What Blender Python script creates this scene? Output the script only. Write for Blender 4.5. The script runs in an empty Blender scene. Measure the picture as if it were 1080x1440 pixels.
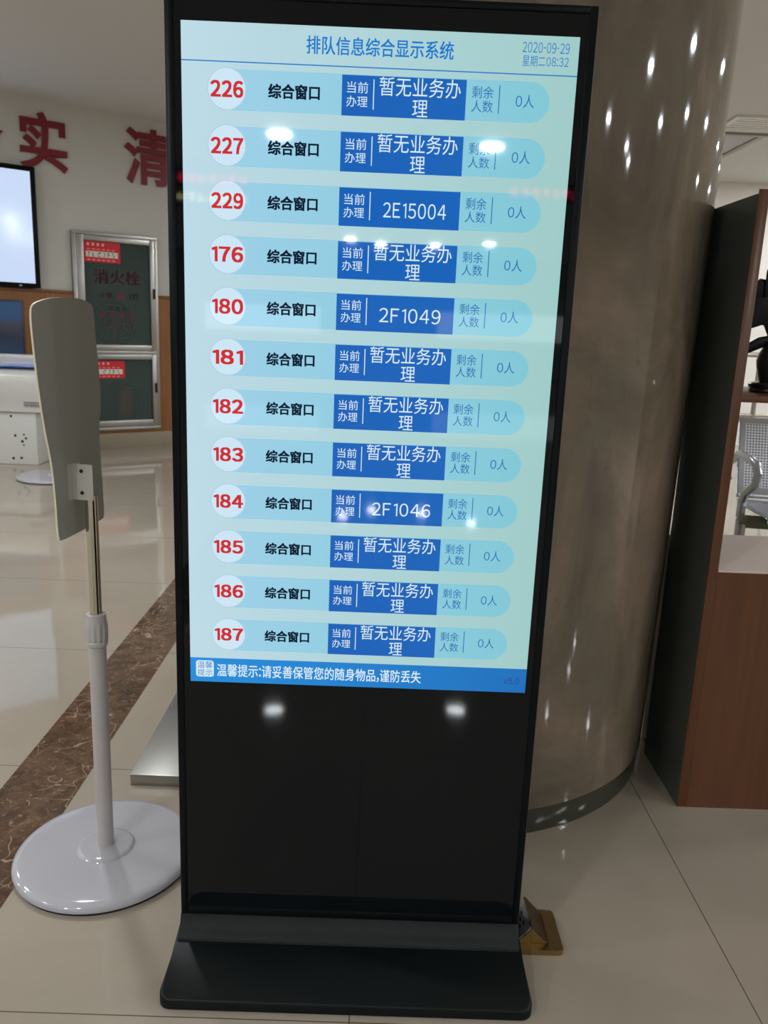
import bpy, bmesh, math, random
from mathutils import Matrix, Vector
random.seed(4)
S = bpy.context.scene
COL = S.collection

# ------------------------------------------------------------------ camera
cam_d = bpy.data.cameras.new('camera')
cam = bpy.data.objects.new('camera', cam_d)
COL.objects.link(cam)
YAW, PITCH, ROLL = -0.00958087, -0.22575174, -0.04028975
M = Matrix.Rotation(YAW, 3, 'Z') @ Matrix.Rotation(PITCH, 3, 'X') @ Matrix.Rotation(ROLL, 3, 'Y')
rx, fy, uz = M.col[0], M.col[1], M.col[2]
cam.matrix_world = Matrix(((rx.x, uz.x, -fy.x, 0.02108), (rx.y, uz.y, -fy.y, -1.35648),
                           (rx.z, uz.z, -fy.z, 1.20848), (0, 0, 0, 1)))
cam_d.sensor_fit = 'HORIZONTAL'
cam_d.sensor_width = 36.0
cam_d.lens = 1138.76 / 1080 * 36.0
cam_d.clip_start = 0.02
cam_d.dof.use_dof = True
cam_d.dof.focus_distance = 1.42
cam_d.dof.aperture_fstop = 13
S.camera = cam

# ------------------------------------------------------------------ light
S.view_settings.view_transform = 'Standard'
S.view_settings.look = 'None'
S.view_settings.gamma = 1
S.view_settings.exposure = 0.0
S.view_settings.use_curve_mapping = False
world = bpy.data.worlds.new('world')
S.world = world
world.use_nodes = True
bg = world.node_tree.nodes['Background']
bg.inputs[0].default_value = (0.86, 0.93, 1.0, 1)
bg.inputs[1].default_value = 2.4
LAMP = 320.0          # radiance of the downlights
CEIL = 2.90
DOWNLIGHTS = [(-1.008, -6.72), (0.98, -6.87), (-3.4, -6.8), (3.4, -6.8), (-5.8, -6.8), (5.8, -6.8),
              (-0.715, -15.9), (1.042, -16.5), (2.09, -15.75), (-4.5, -16), (5.5, -16), (-0.1, -16.67),
              (-4, -11), (4.4, -11), (-8, -11), (8.6, -11),
              (-2.9, -3.6), (2.9, -3.4), (5.4, -3.3), (-5.6, -3.4), (8, -3),
              (-1.5, -2.4), (-3.6, -1.0),
              (4.44, 0.93), (4.02, 3.03), (6.2, 1.28), (5.89, 3.08), (5.21, 5.28), (6.59, -0.48), (4.78, -0.96), (7.1, -2.84),
              (7.5, 6.6), (8.6, 4.2), (4.6, 6.9),  # unseen lamps added to brighten the far right wall
              (-3.6, 1.6), (-5.6, 0.6), (-4.5, 3.2), (-1.5, 1.9), (1.0, 5.6), (-7.0, 2.0)]


# ------------------------------------------------------------------ materials
def lin(c):
    r = []
    for v in c:
        v = v / 255.0
        r.append(v / 12.92 if v <= 0.04045 else ((v + 0.055) / 1.055) ** 2.4)
    return (r[0], r[1], r[2], 1)


def mat(name, rgb, rough=0.5, metal=0.0, spec=0.5, emit=None, strength=1.0, coat=0.0, trans=0.0, alpha=1.0, ior=1.5):
    m = bpy.data.materials.new(name)
    m.use_nodes = True
    b = m.node_tree.nodes['Principled BSDF']
    b.inputs['Base Color'].default_value = lin(rgb)
    b.inputs['Roughness'].default_value = rough
    b.inputs['Metallic'].default_value = metal
    b.inputs['Specular IOR Level'].default_value = spec
    b.inputs['Coat Weight'].default_value = coat
    b.inputs['Coat Roughness'].default_value = 0.05
    b.inputs['Transmission Weight'].default_value = trans
    b.inputs['IOR'].default_value = ior
    b.inputs['Alpha'].default_value = alpha
    if emit:
        b.inputs['Emission Color'].default_value = lin(emit)
        b.inputs['Emission Strength'].default_value = strength
    return m


def nd(m, typ, **kw):
    n = m.node_tree.nodes.new(typ)
    for k, v in kw.items():
        setattr(n, k, v)
    return n


def lk(m, a, b):
    m.node_tree.links.new(a, b)


def bsdf(m):
    return m.node_tree.nodes['Principled BSDF']


def math_n(m, op, a, b=None, clamp=False):
    n = nd(m, 'ShaderNodeMath', operation=op, use_clamp=clamp)
    for i, v in enumerate((a, b)):
        if v is None:
            continue
        if isinstance(v, (int, float)):
            n.inputs[i].default_value = v
        else:
            lk(m, v, n.inputs[i])
    return n.outputs[0]


def mixc(m, fac, a, b, blend='MIX'):
    n = nd(m, 'ShaderNodeMix', data_type='RGBA', blend_type=blend)
    for i, v in ((0, fac), (6, a), (7, b)):
        if isinstance(v, (int, float)):
            n.inputs[i].default_value = v
        elif isinstance(v, tuple):
            n.inputs[i].default_value = v
        else:
            lk(m, v, n.inputs[i])
    return n.outputs[2]


def noise(m, vec, scale, detail=4, rough=0.55, dist=0.0):
    n = nd(m, 'ShaderNodeTexNoise')
    n.inputs['Scale'].default_value = scale
    n.inputs['Detail'].default_value = detail
    n.inputs['Roughness'].default_value = rough
    n.inputs['Distortion'].default_value = dist
    lk(m, vec, n.inputs['Vector'])
    return n.outputs['Fac']


def ramp(m, fac, stops):
    n = nd(m, 'ShaderNodeValToRGB')
    e = n.color_ramp.elements
    while len(e) < len(stops):
        e.new(0.5)
    for i, (p, c) in enumerate(stops):
        e[i].position = p
        e[i].color = c
    lk(m, fac, n.inputs[0])
    return n.outputs[0]


def coords(m, which='Object', scale=(1, 1, 1)):
    t = nd(m, 'ShaderNodeTexCoord')
    mp = nd(m, 'ShaderNodeMapping')
    mp.inputs['Scale'].default_value = scale
    lk(m, t.outputs[which], mp.inputs['Vector'])
    return mp.outputs[0]


def floor_mat():
    m = mat('polished_beige_tile', (172, 166, 152), rough=0.05, spec=0.42)
    v = coords(m)
    sep = nd(m, 'ShaderNodeSeparateXYZ')
    lk(m, v, sep.inputs[0])
    n1 = noise(m, v, 1.1, 5, 0.6, 0.6)
    n2 = noise(m, coords(m, 'Object', (2.0, 7.0, 1)), 1.4, 4, 0.55, 1.2)
    c = ramp(m, n1, [(0.3, lin((159, 148, 132))), (0.7, lin((176, 165, 149)))])
    c = mixc(m, math_n(m, 'MULTIPLY', n2, 0.35), c, lin((156, 147, 133)))
    def joint(out, orig, pitch, w):
        f = math_n(m, 'FRACT', math_n(m, 'DIVIDE', math_n(m, 'SUBTRACT', out, orig - pitch * 60), pitch))
        d = math_n(m, 'ABSOLUTE', math_n(m, 'SUBTRACT', f, 0.5))
        return math_n(m, 'GREATER_THAN', d, 0.5 - w / pitch)
    jx = math_n(m, 'MULTIPLY', joint(sep.outputs[0], 0.757, 0.75, 0.0012), math_n(m, 'GREATER_THAN', sep.outputs[0], -0.95))
    j = math_n(m, 'MAXIMUM', jx, math_n(m, 'MULTIPLY', joint(sep.outputs[1], -0.157, 0.80, 0.0012), math_n(m, 'LESS_THAN', sep.outputs[0], 0.70)))
    c = mixc(m, j, c, lin((96, 84, 70)))
    lk(m, c, bsdf(m).inputs['Base Color'])
    return m


def brown_marble():
    m = mat('brown_marble', (104, 78, 60), rough=0.08, spec=0.5)
    v = coords(m)
    n1 = noise(m, v, 11, 7, 0.72, 1.2)
    c = ramp(m, n1, [(0.30, lin((56, 42, 33))), (0.48, lin((90, 69, 53))), (0.62, lin((108, 83, 64))), (0.74, lin((150, 124, 98)))])
    vo = nd(m, 'ShaderNodeTexVoronoi', feature='DISTANCE_TO_EDGE')
    vo.inputs['Scale'].default_value = 12
    w = nd(m, 'ShaderNodeVectorMath', operation='ADD')
    nz = nd(m, 'ShaderNodeTexNoise')
    nz.inputs['Scale'].default_value = 5
    lk(m, v, nz.inputs['Vector'])
    lk(m, v, w.inputs[0])
    sc = nd(m, 'ShaderNodeVectorMath', operation='SCALE')
    sc.inputs['Scale'].default_value = 0.35
    lk(m, nz.outputs['Color'], sc.inputs[0])
    lk(m, sc.outputs[0], w.inputs[1])
    lk(m, w.outputs[0], vo.inputs['Vector'])
    e = math_n(m, 'LESS_THAN', vo.outputs['Distance'], 0.014)
    pat = math_n(m, 'GREATER_THAN', noise(m, v, 6, 2), 0.5)
    c = mixc(m, math_n(m, 'MULTIPLY', math_n(m, 'MULTIPLY', e, pat), 0.6), c, lin((190, 164, 136)))
    fleck = ramp(m, noise(m, v, 48, 5, 0.7, 1.5), [(0.56, (0, 0, 0, 1)), (0.68, (1, 1, 1, 1))])
    c = mixc(m, math_n(m, 'MULTIPLY', fleck, 0.55), c, lin((186, 160, 134)))
    lk(m, c, bsdf(m).inputs['Base Color'])
    return m


def column_marble():
    m = mat('column_marble', (120, 108, 92), rough=0.045, spec=0.5)
    v = coords(m, 'Object', (1.6, 1.6, 0.9))
    n1 = noise(m, v, 2.2, 6, 0.62, 0.9)
    n2 = noise(m, v, 7, 5, 0.6, 0.5)
    c = ramp(m, n1, [(0.32, lin((92, 80, 74))), (0.5, lin((120, 108, 92))), (0.66, lin((146, 124, 110)))])
    c = mixc(m, math_n(m, 'MULTIPLY', ramp(m, n2, [(0.35, (0, 0, 0, 1)), (0.65, (1, 1, 1, 1))]), 0.4), c, lin((108, 104, 84)))
    dk = ramp(m, noise(m, v, 4.2, 7, 0.7, 1.6), [(0.62, (0, 0, 0, 1)), (0.72, (1, 1, 1, 1))])
    c = mixc(m, math_n(m, 'MULTIPLY', dk, 0.5), c, lin((70, 62, 52)))
    lk(m, c, bsdf(m).inputs['Base Color'])
    return m


def wood_mat(name, c1, c2, scale=(14, 14, 1.2), rough=0.28):
    m = mat(name, c1, rough=rough)
    v = coords(m, 'Object', scale)
    n1 = noise(m, v, 1.6, 6, 0.65, 1.2)
    c = ramp(m, n1, [(0.3, lin(c1)), (0.7, lin(c2))])
    lk(m, c, bsdf(m).inputs['Base Color'])
    return m


def bumpy(m, scale, strength=0.25, dist=0.002):
    v = coords(m)
    b = nd(m, 'ShaderNodeBump')
    b.inputs['Strength'].default_value = strength
    b.inputs['Distance'].default_value = dist
    lk(m, noise(m, v, scale, 3), b.inputs['Height'])
    lk(m, b.outputs[0], bsdf(m).inputs['Normal'])
    return m


def wall_mat(name, rgb):
    m = mat(name, rgb, rough=0.75, spec=0.25)
    v = coords(m)
    n1 = noise(m, v, 0.8, 3)
    c = mixc(m, math_n(m, 'MULTIPLY', n1, 0.10), lin(rgb), lin(tuple(int(k * 0.82) for k in rgb)))
    lk(m, c, bsdf(m).inputs['Base Color'])
    return bumpy(m, 140, 0.06, 0.001)


def lcd(name, rgb, rgb2=None, axis=0, a=-0.302, b=0.302, rough=0.035):
    """a lit patch of the display under its glossy cover"""
    m = mat(name, (4, 5, 6), rough=rough, spec=0.5, emit=rgb, strength=1.0)
    if rgb2:
        sep = nd(m, 'ShaderNodeSeparateXYZ')
        lk(m, coords(m), sep.inputs[0])
        f = math_n(m, 'DIVIDE', math_n(m, 'SUBTRACT', sep.outputs[axis], a), b - a, clamp=True)
        lk(m, mixc(m, f, lin(rgb), lin(rgb2)), bsdf(m).inputs['Emission Color'])
    return m


def brushed(name, rgb, rough=0.3, scale=(2, 120, 2)):
    m = mat(name, rgb, rough=rough, metal=1.0)
    v = coords(m, 'Object', scale)
    n1 = noise(m, v, 3, 3)
    lk(m, math_n(m, 'ADD', math_n(m, 'MULTIPLY', n1, 0.2), rough - 0.1), bsdf(m).inputs['Roughness'])
    lk(m, mixc(m, math_n(m, 'MULTIPLY', n1, 0.3), lin(rgb), lin(tuple(int(k * 0.75) for k in rgb))), bsdf(m).inputs['Base Color'])
    return m


def perforated():
    m = mat('perforated_steel', (206, 208, 214), rough=0.32, metal=0.75)
    uv = nd(m, 'ShaderNodeUVMap')
    sep = nd(m, 'ShaderNodeSeparateXYZ')
    lk(m, uv.outputs[0], sep.inputs[0])
    def cell(o):
        return math_n(m, 'SUBTRACT', math_n(m, 'FRACT', math_n(m, 'DIVIDE', o, 0.0145)), 0.5)
    x, y = cell(sep.outputs[0]), cell(sep.outputs[1])
    d = math_n(m, 'ADD', math_n(m, 'MULTIPLY', x, x), math_n(m, 'MULTIPLY', y, y))
    hole_shade = math_n(m, 'LESS_THAN', d, 0.085)
    lk(m, mixc(m, hole_shade, lin((206, 208, 214)), lin((26, 26, 34))), bsdf(m).inputs['Base Color'])  # shade inside the holes painted as dark dots; the sheet stays solid
    lk(m, math_n(m, 'MULTIPLY', math_n(m, 'SUBTRACT', 1.0, hole_shade), 0.75), bsdf(m).inputs['Metallic'])
    return m


FLOOR = floor_mat()
STRIP = brown_marble()
COLM = column_marble()
PLINTH = mat('dark_stone', (62, 62, 52), rough=0.12)
WALL = wall_mat('painted_wall', (208, 206, 199))
WALLW = wall_mat('bright_painted_wall', (236, 230, 222))
CEILM = wall_mat('ceiling_paint', (216, 214, 210))
CEILP = wall_mat('ceiling_panel_paint', (200, 198, 204))
WOODP = wood_mat('oak_panelling', (128, 84, 44), (158, 104, 58))
REDWOOD = wood_mat('reddish_wood', (86, 52, 29), (100, 60, 33), (20, 20, 1.4), 0.3)
SHELFWOOD = wood_mat('reddish_wood_lengthwise', (92, 52, 28), (112, 66, 36), (1.4, 20, 20), 0.3)
DARKLAM = mat('dark_grey_laminate', (88, 92, 86), rough=0.36)
CREAM = wall_mat('cream_laminate', (226, 210, 200))
BASEB = mat('beige_stone_baseboard', (150, 140, 120), rough=0.2)
BLACKGLASS = mat('black_glass', (9, 16, 19), rough=0.03, spec=0.30)
BLACKMETAL = mat('black_metal', (9, 14, 17), rough=0.36, spec=0.14)
BLACKLEATH = bumpy(mat('black_textured_coating', (15, 20, 21), rough=0.36, spec=0.32), 900, 0.7, 0.0015)
BLACKGLOSS = mat('black_satin_steel', (11, 17, 17), rough=0.42, spec=0.22)
SIDEMETAL = mat('grey_anodised_side', (120, 118, 110), rough=0.3, metal=0.8)
WHITEPL = mat('white_gloss_plastic', (182, 181, 187), rough=0.08, spec=0.5, coat=0.3)
WHITEPOLE = mat('white_pole_paint', (190, 184, 182), rough=0.3)
CHROME = mat('chrome', (214, 212, 200), rough=0.08, metal=1.0)
BOARDM = mat('grey_board_back', (166, 167, 158), rough=0.4, metal=0.1)
BOARDE = mat('board_edge_highlight', (232, 222, 196), rough=0.4)  # highlight along the board rim, put into a pale cream colour
BRACK = mat('pale_bracket', (196, 194, 184), rough=0.35)
DARK = mat('dark_recess', (22, 22, 22), rough=0.6)
STEELP = brushed('brushed_steel', (176, 174, 168), 0.34)
BRASS = brushed('brass', (178, 156, 112), 0.3, (40, 3, 3))
BRASSD = brushed('darker_brass', (122, 102, 76), 0.36, (40, 3, 3))  # darker tone of the brass, used for the lid
SILVER = mat('silver_socket_face', (186, 190, 194), rough=0.25, metal=0.5)
ALU = brushed('aluminium', (190, 188, 184), 0.36, (3, 3, 60))
REDLET = mat('dark_red_acrylic', (126, 22, 34), rough=0.3)
GLASSD = mat('tinted_cabinet_glass', (84, 102, 97), rough=0.03, alpha=0.40, spec=0.5)
GREYIN = mat('cabinet_grey_lining', (112, 122, 120), rough=0.6)
REDPAINT = mat('red_paint', (150, 22, 28), rough=0.25)
REDLAB = mat('red_label', (214, 34, 44), rough=0.5)
WHITELAB = mat('white_label', (226, 222, 206), rough=0.5)
BLACKLAB = mat('black_print', (22, 22, 26), rough=0.5)
REDPRINT = mat('dark_red_print', (88, 32, 46), rough=0.4)
PINKPRINT = mat('pale_pink_print', (240, 170, 170), rough=0.5)
HOSE = mat('canvas_hose', (52, 48, 46), rough=0.8)
MACHW = mat('machine_white', (212, 210, 204), rough=0.25)
BLUEAC = mat('blue_acrylic', (72, 104, 190), rough=0.08)
LILAC = mat('lilac_acrylic', (190, 196, 232), rough=0.08)
TVON = mat('lit_screen_white', (8, 8, 8), rough=0.1, emit=(200, 218, 246), strength=1.0)
PERF = perforated()
STEELG = mat('grey_steel', (168, 172, 178), rough=0.26, metal=0.85)
OLIVE = mat('olive_beam', (92, 96, 72), rough=0.4)
RAILM = mat('satin_steel_rail', (168, 160, 148), rough=0.3, metal=0.6)
VASE = mat('dark_glazed_pottery', (46, 46, 38), rough=0.22)
BLACKLEAF = mat('black_leaf', (5, 8, 8), rough=0.4, spec=0.2)
LEDR = mat('red_led', (20, 4, 6), emit=(255, 30, 70), strength=8.0)
LEDY = mat('yellow_led', (20, 18, 6), emit=(255, 235, 170), strength=7.0)
LAMPM = mat('lamp_diffuser', (250, 250, 250), emit=(244, 250, 255), strength=LAMP)
WHITETRIM = mat('white_trim', (226, 224, 218), rough=0.4)
LCD_BG = lcd('screen_pale_background', (188, 218, 230), (158, 202, 199))  # side-to-side tint of the viewing angle, put into the emission colour
LCD_BAR = lcd('screen_row_bar', (158, 208, 233), (126, 198, 213))
LCD_BOX = lcd('screen_blue_box', (12, 92, 182), (14, 100, 186))
LCD_WH = lcd('screen_white', (212, 234, 244))
LCD_CIRC = lcd('screen_circle', (204, 229, 244))
LCD_RING = lcd('screen_circle_ring', (172, 206, 228))
LCD_RED = lcd('screen_red', (204, 48, 54))
LCD_NAVY = lcd('screen_navy', (12, 30, 52))
LCD_BLUE = lcd('screen_blue_text', (24, 120, 200))
LCD_TEAL = lcd('screen_teal_text', (16, 106, 176))
LCD_FOOT = lcd('screen_footer', (28, 140, 218), (20, 110, 188))
LCD_DARK = lcd('screen_version_text', (18, 60, 120))

# ------------------------------------------------------------------ mesh helpers
XF = {}


class MB:
    def __init__(s):
        s.v, s.f, s.m, s.uv = [], [], [], {}

    def add(s, verts, faces, mi=0):
        o = len(s.v)
        s.v += [Vector(p) for p in verts]
        for f in faces:
            s.f.append(tuple(i + o for i in f))
            s.m.append(mi)
        return s

    def box(s, a, b, r=0.0, mi=0, seg=2, T=None):
        a, b = Vector(a), Vector(b)
        bm = bmesh.new()
        bmesh.ops.create_cube(bm, size=1)
        for v in bm.verts:
            v.co = Vector([(a[k] + b[k]) / 2 + v.co[k] * (b[k] - a[k]) for k in range(3)])
        if r > 0:
            bmesh.ops.bevel(bm, geom=bm.edges[:], offset=r, segments=seg, profile=0.5, affect='EDGES')
        bm.verts.index_update()
        vs = [v.co.copy() for v in bm.verts]
        if T:
            vs = [T @ p for p in vs]
        s.add(vs, [[v.index for v in f.verts] for f in bm.faces], mi)
        bm.free()
        return s

    def lathe(s, c, prof, n=48, mi=0, T=None):
        """prof = [(r, z)...] about a vertical axis through c"""
        vs, fs = [], []
        for r, z in prof:
            for k in range(n):
                a = 2 * math.pi * k / n
                vs.append(Vector((c[0] + r * math.cos(a), c[1] + r * math.sin(a), c[2] + z)))
        for i in range(len(prof) - 1):
            for k in range(n):
                k2 = (k + 1) % n
                fs.append((i * n + k, i * n + k2, (i + 1) * n + k2, (i + 1) * n + k))
        fs.append(tuple(range(n))[::-1])
        fs.append(tuple((len(prof) - 1) * n + k for k in range(n)))
        if T:
            vs = [T @ p for p in vs]
        return s.add(vs, fs, mi)

    def tube(s, pts, r, n=12, mi=0):
        pts = [Vector(p) for p in pts]
        rs = r if isinstance(r, (list, tuple)) else [r] * len(pts)
        vs, fs = [], []
        x = None
        for i, p in enumerate(pts):
            t = (pts[min(i + 1, len(pts) - 1)] - pts[max(i - 1, 0)]).normalized()
            if x is None:
                x = t.cross(Vector((0.03, 0.02, 1)) if abs(t.z) < 0.9 else Vector((1, 0.01, 0)))
            x = (x - t * x.dot(t)).normalized()
            y = t.cross(x)
            for k in range(n):
                a = 2 * math.pi * k / n
                vs.append(p + (x * math.cos(a) + y * math.sin(a)) * rs[i])
        for i in range(len(pts) - 1):
            for k in range(n):
                k2 = (k + 1) % n
                fs.append((i * n + k, i * n + k2, (i + 1) * n + k2, (i + 1) * n + k))
        fs.append(tuple(range(n))[::-1])
        fs.append(tuple((len(pts) - 1) * n + k for k in range(n)))
        return s.add(vs, fs, mi)

    def prism(s, loop, off, mi=0, mside=None):
        """loop of 3-D points extruded by the vector off"""
        n = len(loop)
        off = Vector(off)
        a = [Vector(p) for p in loop]
        vs = a + [p + off for p in a]
        o = len(s.v)
        s.add(vs, [tuple(range(n))[::-1], tuple(range(n, 2 * n))], mi)
        for k in range(n):
            k2 = (k + 1) % n
            s.f.append((o + k, o + k2, o + n + k2, o + n + k))
            s.m.append(mi if mside is None else mside)
        return s

    def build(s, name, mats, parent=None, smooth=35, label=None):
        if not isinstance(mats, (list, tuple)):
            mats = [mats]
        inv = XF[parent.name].inverted() if parent is not None else Matrix()
        me = bpy.data.meshes.new(name)
        me.from_pydata([inv @ p for p in s.v], [], s.f)
        for m in mats:
            me.materials.append(m)
        me.polygons.foreach_set('material_index', s.m)
        bm = bmesh.new()
        bm.from_mesh(me)
        bmesh.ops.recalc_face_normals(bm, faces=bm.faces[:])
        bm.to_mesh(me)
        bm.free()
        if smooth:
            me.shade_smooth()
            me.set_sharp_from_angle(angle=math.radians(smooth))
        o = bpy.data.objects.new(name, me)
        COL.objects.link(o)
        if parent is not None:
            o.parent = parent
            XF[o.name] = XF[parent.name]
        else:
            XF[o.name] = Matrix()
        if label:
            o['label'] = label
        return o


def thing(name, label, cat, loc, rz=0.0, group=None):
    o = bpy.data.objects.new(name, None)
    COL.objects.link(o)
    o.empty_display_size = 0.1
    o.location = loc
    o.rotation_euler = (0, 0, rz)
    XF[o.name] = Matrix.Translation(loc) @ Matrix.Rotation(rz, 4, 'Z')
    return tag(o, label, cat, group)


def tag(o, label, cat, group=None):
    o['label'] = label
    o['category'] = cat
    if group:
        o['group'] = group
    return o


def struct(o, label=None):
    o['kind'] = 'structure'
    if label:
        o['label'] = label
    return o


def copy_tree(o, parent=None):
    c = o.copy()
    COL.objects.link(c)
    if parent is not None:
        c.parent = parent
    for ch in o.children:
        copy_tree(ch, c)
    return c


_tc = {}


def char_mesh(ch, bold, extrude):
    """one character in em units; Latin ones come from the full-width set so they match the CJK face"""
    key = (ch, bold, extrude)
    if key in _tc:
        return _tc[key]
    if ch == '1':       # plain figure one without a foot
        p = [(0.19, 0.0), (0.268, 0.0), (0.268, 0.733), (0.25, 0.733), (0.04, 0.650), (0.04, 0.575), (0.19, 0.63)]
        _tc[key] = ([Vector((x, y, 0)) for x, y in p], [(0, 1, 2, 6), (2, 3, 4, 5, 6)])
        return _tc[key]
    cu = bpy.data.curves.new('lettering', 'FONT')
    cu.body = chr(ord(ch) + 0xFEE0) if 33 <= ord(ch) < 127 else ch
    cu.size = 1
    cu.offset = bold
    cu.extrude = extrude
    cu.resolution_u = 4
    ob = bpy.data.objects.new('lettering', cu)
    COL.objects.link(ob)
    dg = bpy.context.evaluated_depsgraph_get()
    me = bpy.data.meshes.new_from_object(ob.evaluated_get(dg))
    vs = [v.co.copy() for v in me.vertices]
    fs = [tuple(p.vertices) for p in me.polygons]
    bpy.data.objects.remove(ob)
    bpy.data.curves.remove(cu)
    bpy.data.meshes.remove(me)
    _tc[key] = (vs, fs)
    return _tc[key]


def glyphs(text, bold=0.0, extrude=0.0):
    """outline of a line of lettering, bbox scaled to the unit square; bold = overprint width in em"""
    V, F, pen = [], [], 0.0
    over, bold = bold, 0.0
    if extrude:
        bold, over = over, 0.0
    for ch in text:
        vs, fs = char_mesh(ch, bold, extrude)
        o = len(V)
        x0, x1 = min(v.x for v in vs), max(v.x for v in vs)
        if ord(ch) < 127:
            k = 0.36 if ch == '-' else 1.0
            ln = 0.07 if ch != '1' else 0.13
            dx = pen + ln
            V += [(dx + (v.x - x0) * k, v.y, v.z) for v in vs]
            pen = dx + (x1 - x0) * k + 0.06
        else:
            V += [(pen + v.x, v.y, v.z) for v in vs]
            pen += 1.0
        F += [tuple(i + o for i in f) for f in fs]
    if over:
        V0, F0, V, F = V, F, [], []
        for dx, dy in ((0, 0), (over, 0), (over, over * 0.7), (0, over * 0.7), (over / 2, over * 0.35)):
            o = len(V)
            V += [(v[0] + dx, v[1] + dy, v[2]) for v in V0]
            F += [tuple(i + o for i in f) for f in F0]
    x0, x1 = min(v[0] for v in V), max(v[0] for v in V)
    y0, y1 = min(v[1] for v in V), max(v[1] for v in V)
    return [((v[0] - x0) / (x1 - x0), (v[1] - y0) / (y1 - y0), v[2]) for v in V], F


# ------------------------------------------------------------------ the room
FARY = 8.15
XL, XR, YB = -14.0, 13.0, -20.0
struct(MB().box((XL - 4, YB - 1, -0.1), (XR, FARY + 3, 0)).build('floor', FLOOR), 'polished beige tile floor')
struct(MB().box((XL - 4, YB - 1, CEIL), (XR, FARY + 3, CEIL + 0.1)).build('ceiling', CEILM), 'plain pale ceiling')
struct(MB().box((-0.925, -6, -0.01), (-0.727, 5.9, 0.0006)).build('trim_1', STRIP), 'brown marble strip laid across the tile floor')
WO = Vector((-2.54027, 6.09460, 0))          # the oblique wall: along d, out of it -n
WD = Vector((0.79968, 0.60042, 0))
WN = Vector((0.60042, -0.79968, 0))           # towards the hall


def wp(s, z, out=0.0):
    return WO + WD * s + WN * out + Vector((0, 0, z))


def wbox(mb, s0, s1, z0, z1, o0, o1, r=0, mi=0):
    T = Matrix((WD.to_4d(), WN.to_4d(), Vector((0, 0, 1, 0)), Vector((0, 0, 0, 1)))).transposed()
    T = Matrix.Translation(WO) @ Matrix((
        (WD.x, WN.x, 0, 0), (WD.y, WN.y, 0, 0), (0, 0, 1, 0), (0, 0, 0, 1)))
    return mb.box((s0, o0, z0), (s1, o1, z1), r, mi, 2, T)


C0, C1, CB, CT = -0.206, 0.552, 0.165, 1.908    # opening of the hydrant cabinet
w = MB()
for a in ((-16, C0, 0, CEIL), (C1, 3.6, 0, CEIL), (C0, C1, CT, CEIL), (C0, C1, 0, CB)):
    wbox(w, a[0], a[1], a[2], a[3], -0.3, 0)
struct(w.build('wall_left', WALL), 'off-white wall with red lettering')
w = MB()
for a in ((-16, C0, 0.135, 1.372), (C1, 3.4, 0.135, 1.372)):
    wbox(w, a[0], a[1], a[2], a[3], 0, 0.02)
wbox(w, C0, C1, 0.135, CB, 0, 0.02)
struct(w.build('trim_2', WOODP), 'oak panelling on the lower wall')
w = MB()
for a in ((-16, C0, 1.372, 1.40), (C1, 3.4, 1.372, 1.40)):
    wbox(w, a[0], a[1], a[2], a[3], 0, 0.028, 0.004)
struct(w.build('trim_3', wood_mat('oak_rail', (116, 70, 36), (140, 88, 48))), 'oak cap rail above the panelling')
struct(wbox(MB(), -16, 3.4, 0, 0.135, 0, 0.03, 0.003).build('baseboard_left', BASEB), 'beige stone baseboard')
struct(MB().box((0.2, FARY, 0), (XR, FARY + 0.2, CEIL)).build('wall_far', WALLW), 'bright far wall')
struct(MB().box((XR, YB - 1, 0), (XR + 0.2, FARY + 0.2, CEIL)).build('wall_right', WALLW))
struct(MB().box((XL - 0.2, YB - 1, 0), (XL, -2.2, CEIL)).build('wall_side', WALL))
w = MB()
for a in ((XL, XR, 0, 0.95), (XL, XR, 1.62, CEIL), (XL, -4.6, 0.95, 1.62), (6.5, XR, 0.95, 1.62), (-1.6, 1.4, 0.95, 1.62)):
    w.box((a[0], YB - 0.2, a[2]), (a[1], YB, a[3]))
struct(w.build('wall_back', WALL))
# ceiling details over the far right
struct(MB().box((1.2, 6.0, CEIL - 0.006), (3.12, FARY - 0.4, CEIL)).build('trim_4', CEILP), 'pale ceiling panel')
t = MB()
t.box((1.2, 5.95, CEIL - 0.02), (4.6, 6.0, CEIL))
t.box((3.12, 6.0, CEIL - 0.02), (3.17, FARY - 0.35, CEIL))
struct(t.build('trim_5', mat('ceiling_track', (150, 146, 138), rough=0.4)), 'grey ceiling track around the panel')
vr = thing('ceiling_vent', 'white slotted air vent in the ceiling above the wooden shelf unit', 'vent', (2.98, 5.6, CEIL))
MB().box((2.70, 5.42, CEIL - 0.004), (3.32, 5.80, CEIL - 0.001)).build('backing', DARK, vr)
f = MB()
for a in ((2.68, 5.40, 3.34, 5.44), (2.68, 5.78, 3.34, 5.82), (2.68, 5.44, 2.72, 5.78), (3.30, 5.44, 3.34, 5.78)):
    f.box((a[0], a[1], CEIL - 0.02), (a[2], a[3], CEIL))
f.build('frame', WHITETRIM, vr)
for k in range(5):
    y = 5.475 + k * 0.066
    MB().box((2.72, y, CEIL - 0.016), (3.30, y + 0.042, CEIL - 0.005)).build('slat', WHITETRIM, vr)

# ------------------------------------------------------------------ marble column
col = thing('marble_column', 'big round brown marble column behind the queue display', 'column', (0.24, 0.99, 0))
prof = [(0.606 + 0.0165 * z, z) for z in (0.07, 0.6, 1.2, 1.8, 2.4, CEIL)]
MB().lathe((0.24, 0.99, 0), prof, 128).build('shaft', COLM, col)
MB().lathe((0.24, 0.99, 0), [(0.600, 0), (0.602, 0.066), (0.600, 0.07)], 128).build('plinth', PLINTH, col)

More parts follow.
